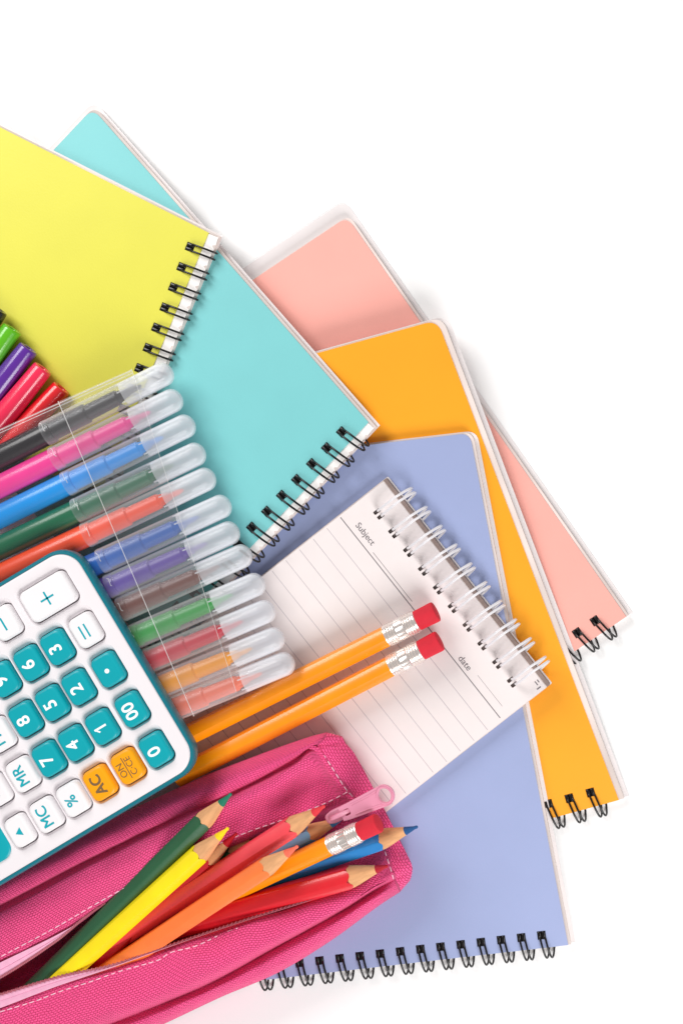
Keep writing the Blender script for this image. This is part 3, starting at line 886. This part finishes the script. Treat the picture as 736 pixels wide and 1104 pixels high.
    v, f = coil(line, 77.6); mesh('zip_coil', v, f, M['coil'], o, 60)
    # slider and its pull tab
    a, b = W(352,884,82), W(386,868,84)
    m2 = inv @ frame(a, b-a)
    sl = thing('zip_slider', '', ''); 
    for k in ('label','category'): del sl[k]
    bpy.data.objects.remove(sl)
    body = [(0,-4.5),(8,-7),(24,-7),(36,-5),(36,5),(24,7),(8,7),(0,4.5)]
    body = poly_round(body, [3]*8)
    lo = lambda s, z: [((x-18)*s+18, y*s, z) for x, y in body]
    g1 = loft_geo([lo(.94,-3), lo(1,-2), lo(1,2), lo(.93,3.4), lo(.8,4.0)])
    arch = [(6,0,3.5),(8,0,7.5),(14,0,9.5),(22,0,9.5),(28,0,7.5),(30,0,3.5)]
    g2 = tube_geo(cat_rom(arch, 16), 2.5, 8)
    v, f = join([g1, g2]); sl = mesh('zip_slider', v, f, M['slider'], o, 40); sl.matrix_local = m2
    a, b = W(368,878,91), W(424,853,98)
    m3 = inv @ frame(a, b-a); Lp = (b-a).length/U
    outl = [(0,-7),(6,-8.2)] + [(Lp-11.5+11.5*math.cos(q), 11.5*math.sin(q)) for q in [math.radians(-80+160*i/14) for i in range(15)]] + [(6,8.2),(0,7)]
    hole = [(Lp-10+6.6*math.cos(q), 7.6*math.sin(q)) for q in [2*math.pi*i/24 for i in range(24)]]
    slot = rrect(3.2, 3.6, 2, 7, 0, 4)
    g0 = fill_geo(outl, [hole, slot], -1.8, 1.8)
    rim = []
    lip = [(Lp-10+7.8*math.cos(q), 8.8*math.sin(q), 1.8) for q in [2*math.pi*i/24 for i in range(25)]]
    rim.append(tube_geo(lip, 1.1, 6, False))
    rim.append(tube_geo(cat_rom([(14,-5.4,1.6),(30,-6.2,1.6),(Lp-16,-7.6,1.6)], 8), .9, 6))
    rim.append(tube_geo(cat_rom([(14,5.4,1.6),(30,6.2,1.6),(Lp-16,7.6,1.6)], 8), .9, 6))
    v, f = join([g0]+rim); pt = mesh('pull_tab', v, f, M['slider'], sl, 40); pt.matrix_local = m2.inverted() @ m3
    # matrices above carry no scale, only place the parts
    return o
case()

cp = colour_pencil
cp('dark green colouring pencil, nearest the calculator, tip on the case edge', (251,854,99), (-10,1112,46), 'green', roll=.5)
cp('bright yellow colouring pencil beside the dark green one', (248,891,101), (40,1078,58), 'yellow', roll=.2)
cp('red colouring pencil mostly hidden under the yellow one', (257,897,78), (100,1042,48), 'crimson', R=10.6)
cp('leaf green pencil hidden between the yellow and the salmon one', (287,897,66), (150,990,40), 'darkgreen', R=10.6)
cp('salmon red colouring pencil pointing at the zip slider', (352,867.5,99), (85,1039,44), 'salmon', R=11.9, roll=.35)
cp('orange colouring pencil on top of the pile in the pink case', (323,911,114), (100,1058,54), 'orange', roll=.45)
cp('light blue pencil mostly hidden below the eraser pencil', (374,880,82), (230,948,50), 'sky', R=10.6)
eraser_pencil('orange yellow eraser pencil lying inside the pink case', (408,887,103), (200,985,52), R=10.7, group='pencils lying in the pink case')
cp('blue colouring pencil sticking out past the end of the pink case', (452,890.5,82), (200,978,34), 'blue', R=12.2, roll=.5)
cp('bright red colouring pencil along the front lip of the pink case', (420,933,84), (160,1008,50), 'red', R=13.2, roll=.3)

# ------------------------------------------------------------------ camera and light
cam = bpy.data.cameras.new('camera'); co = link(bpy.data.objects.new('camera', cam))
co.location = ((AX-368)*U, (552-AY)*U, D*U)
cam.sensor_fit = 'VERTICAL'; cam.sensor_height = 24; cam.lens = 24*D/1104
cam.shift_x = (368-AX)/1104; cam.shift_y = (AY-552)/1104
cam.clip_start = .01; cam.clip_end = 10
S.camera = co

w = bpy.data.worlds.new('World'); S.world = w; w.use_nodes = True
bg = w.node_tree.nodes['Background']; bg.inputs[0].default_value = (1,.985,.98,1); bg.inputs[1].default_value = .28

def area(name, pos, target, size, power, col=(1,1,1), size_y=None):
    l = bpy.data.lights.new(name, 'AREA'); l.shape = 'RECTANGLE'; l.size = size; l.size_y = size_y or size; l.energy = power; l.color = col
    o = link(bpy.data.objects.new(name, l)); o.location = pos
    o.rotation_euler = (Vector(target)-Vector(pos)).to_track_quat('-Z', 'Y').to_euler()
    return o
area('softbox_back', (-.37,.46,.44), (-.02,.02,0), .38, 4.4, (1,.985,.97))
area('softbox_front', (.32,-.50,.46), (-.02,-.06,0), .40, 4.6, (1,.985,.975))

S.view_settings.view_transform = 'Standard'; S.view_settings.look = 'None'
S.view_settings.exposure = 0; S.view_settings.gamma = 1
S.render.engine = 'CYCLES'
S.cycles.transparent_max_bounces = 40; S.cycles.max_bounces = 10
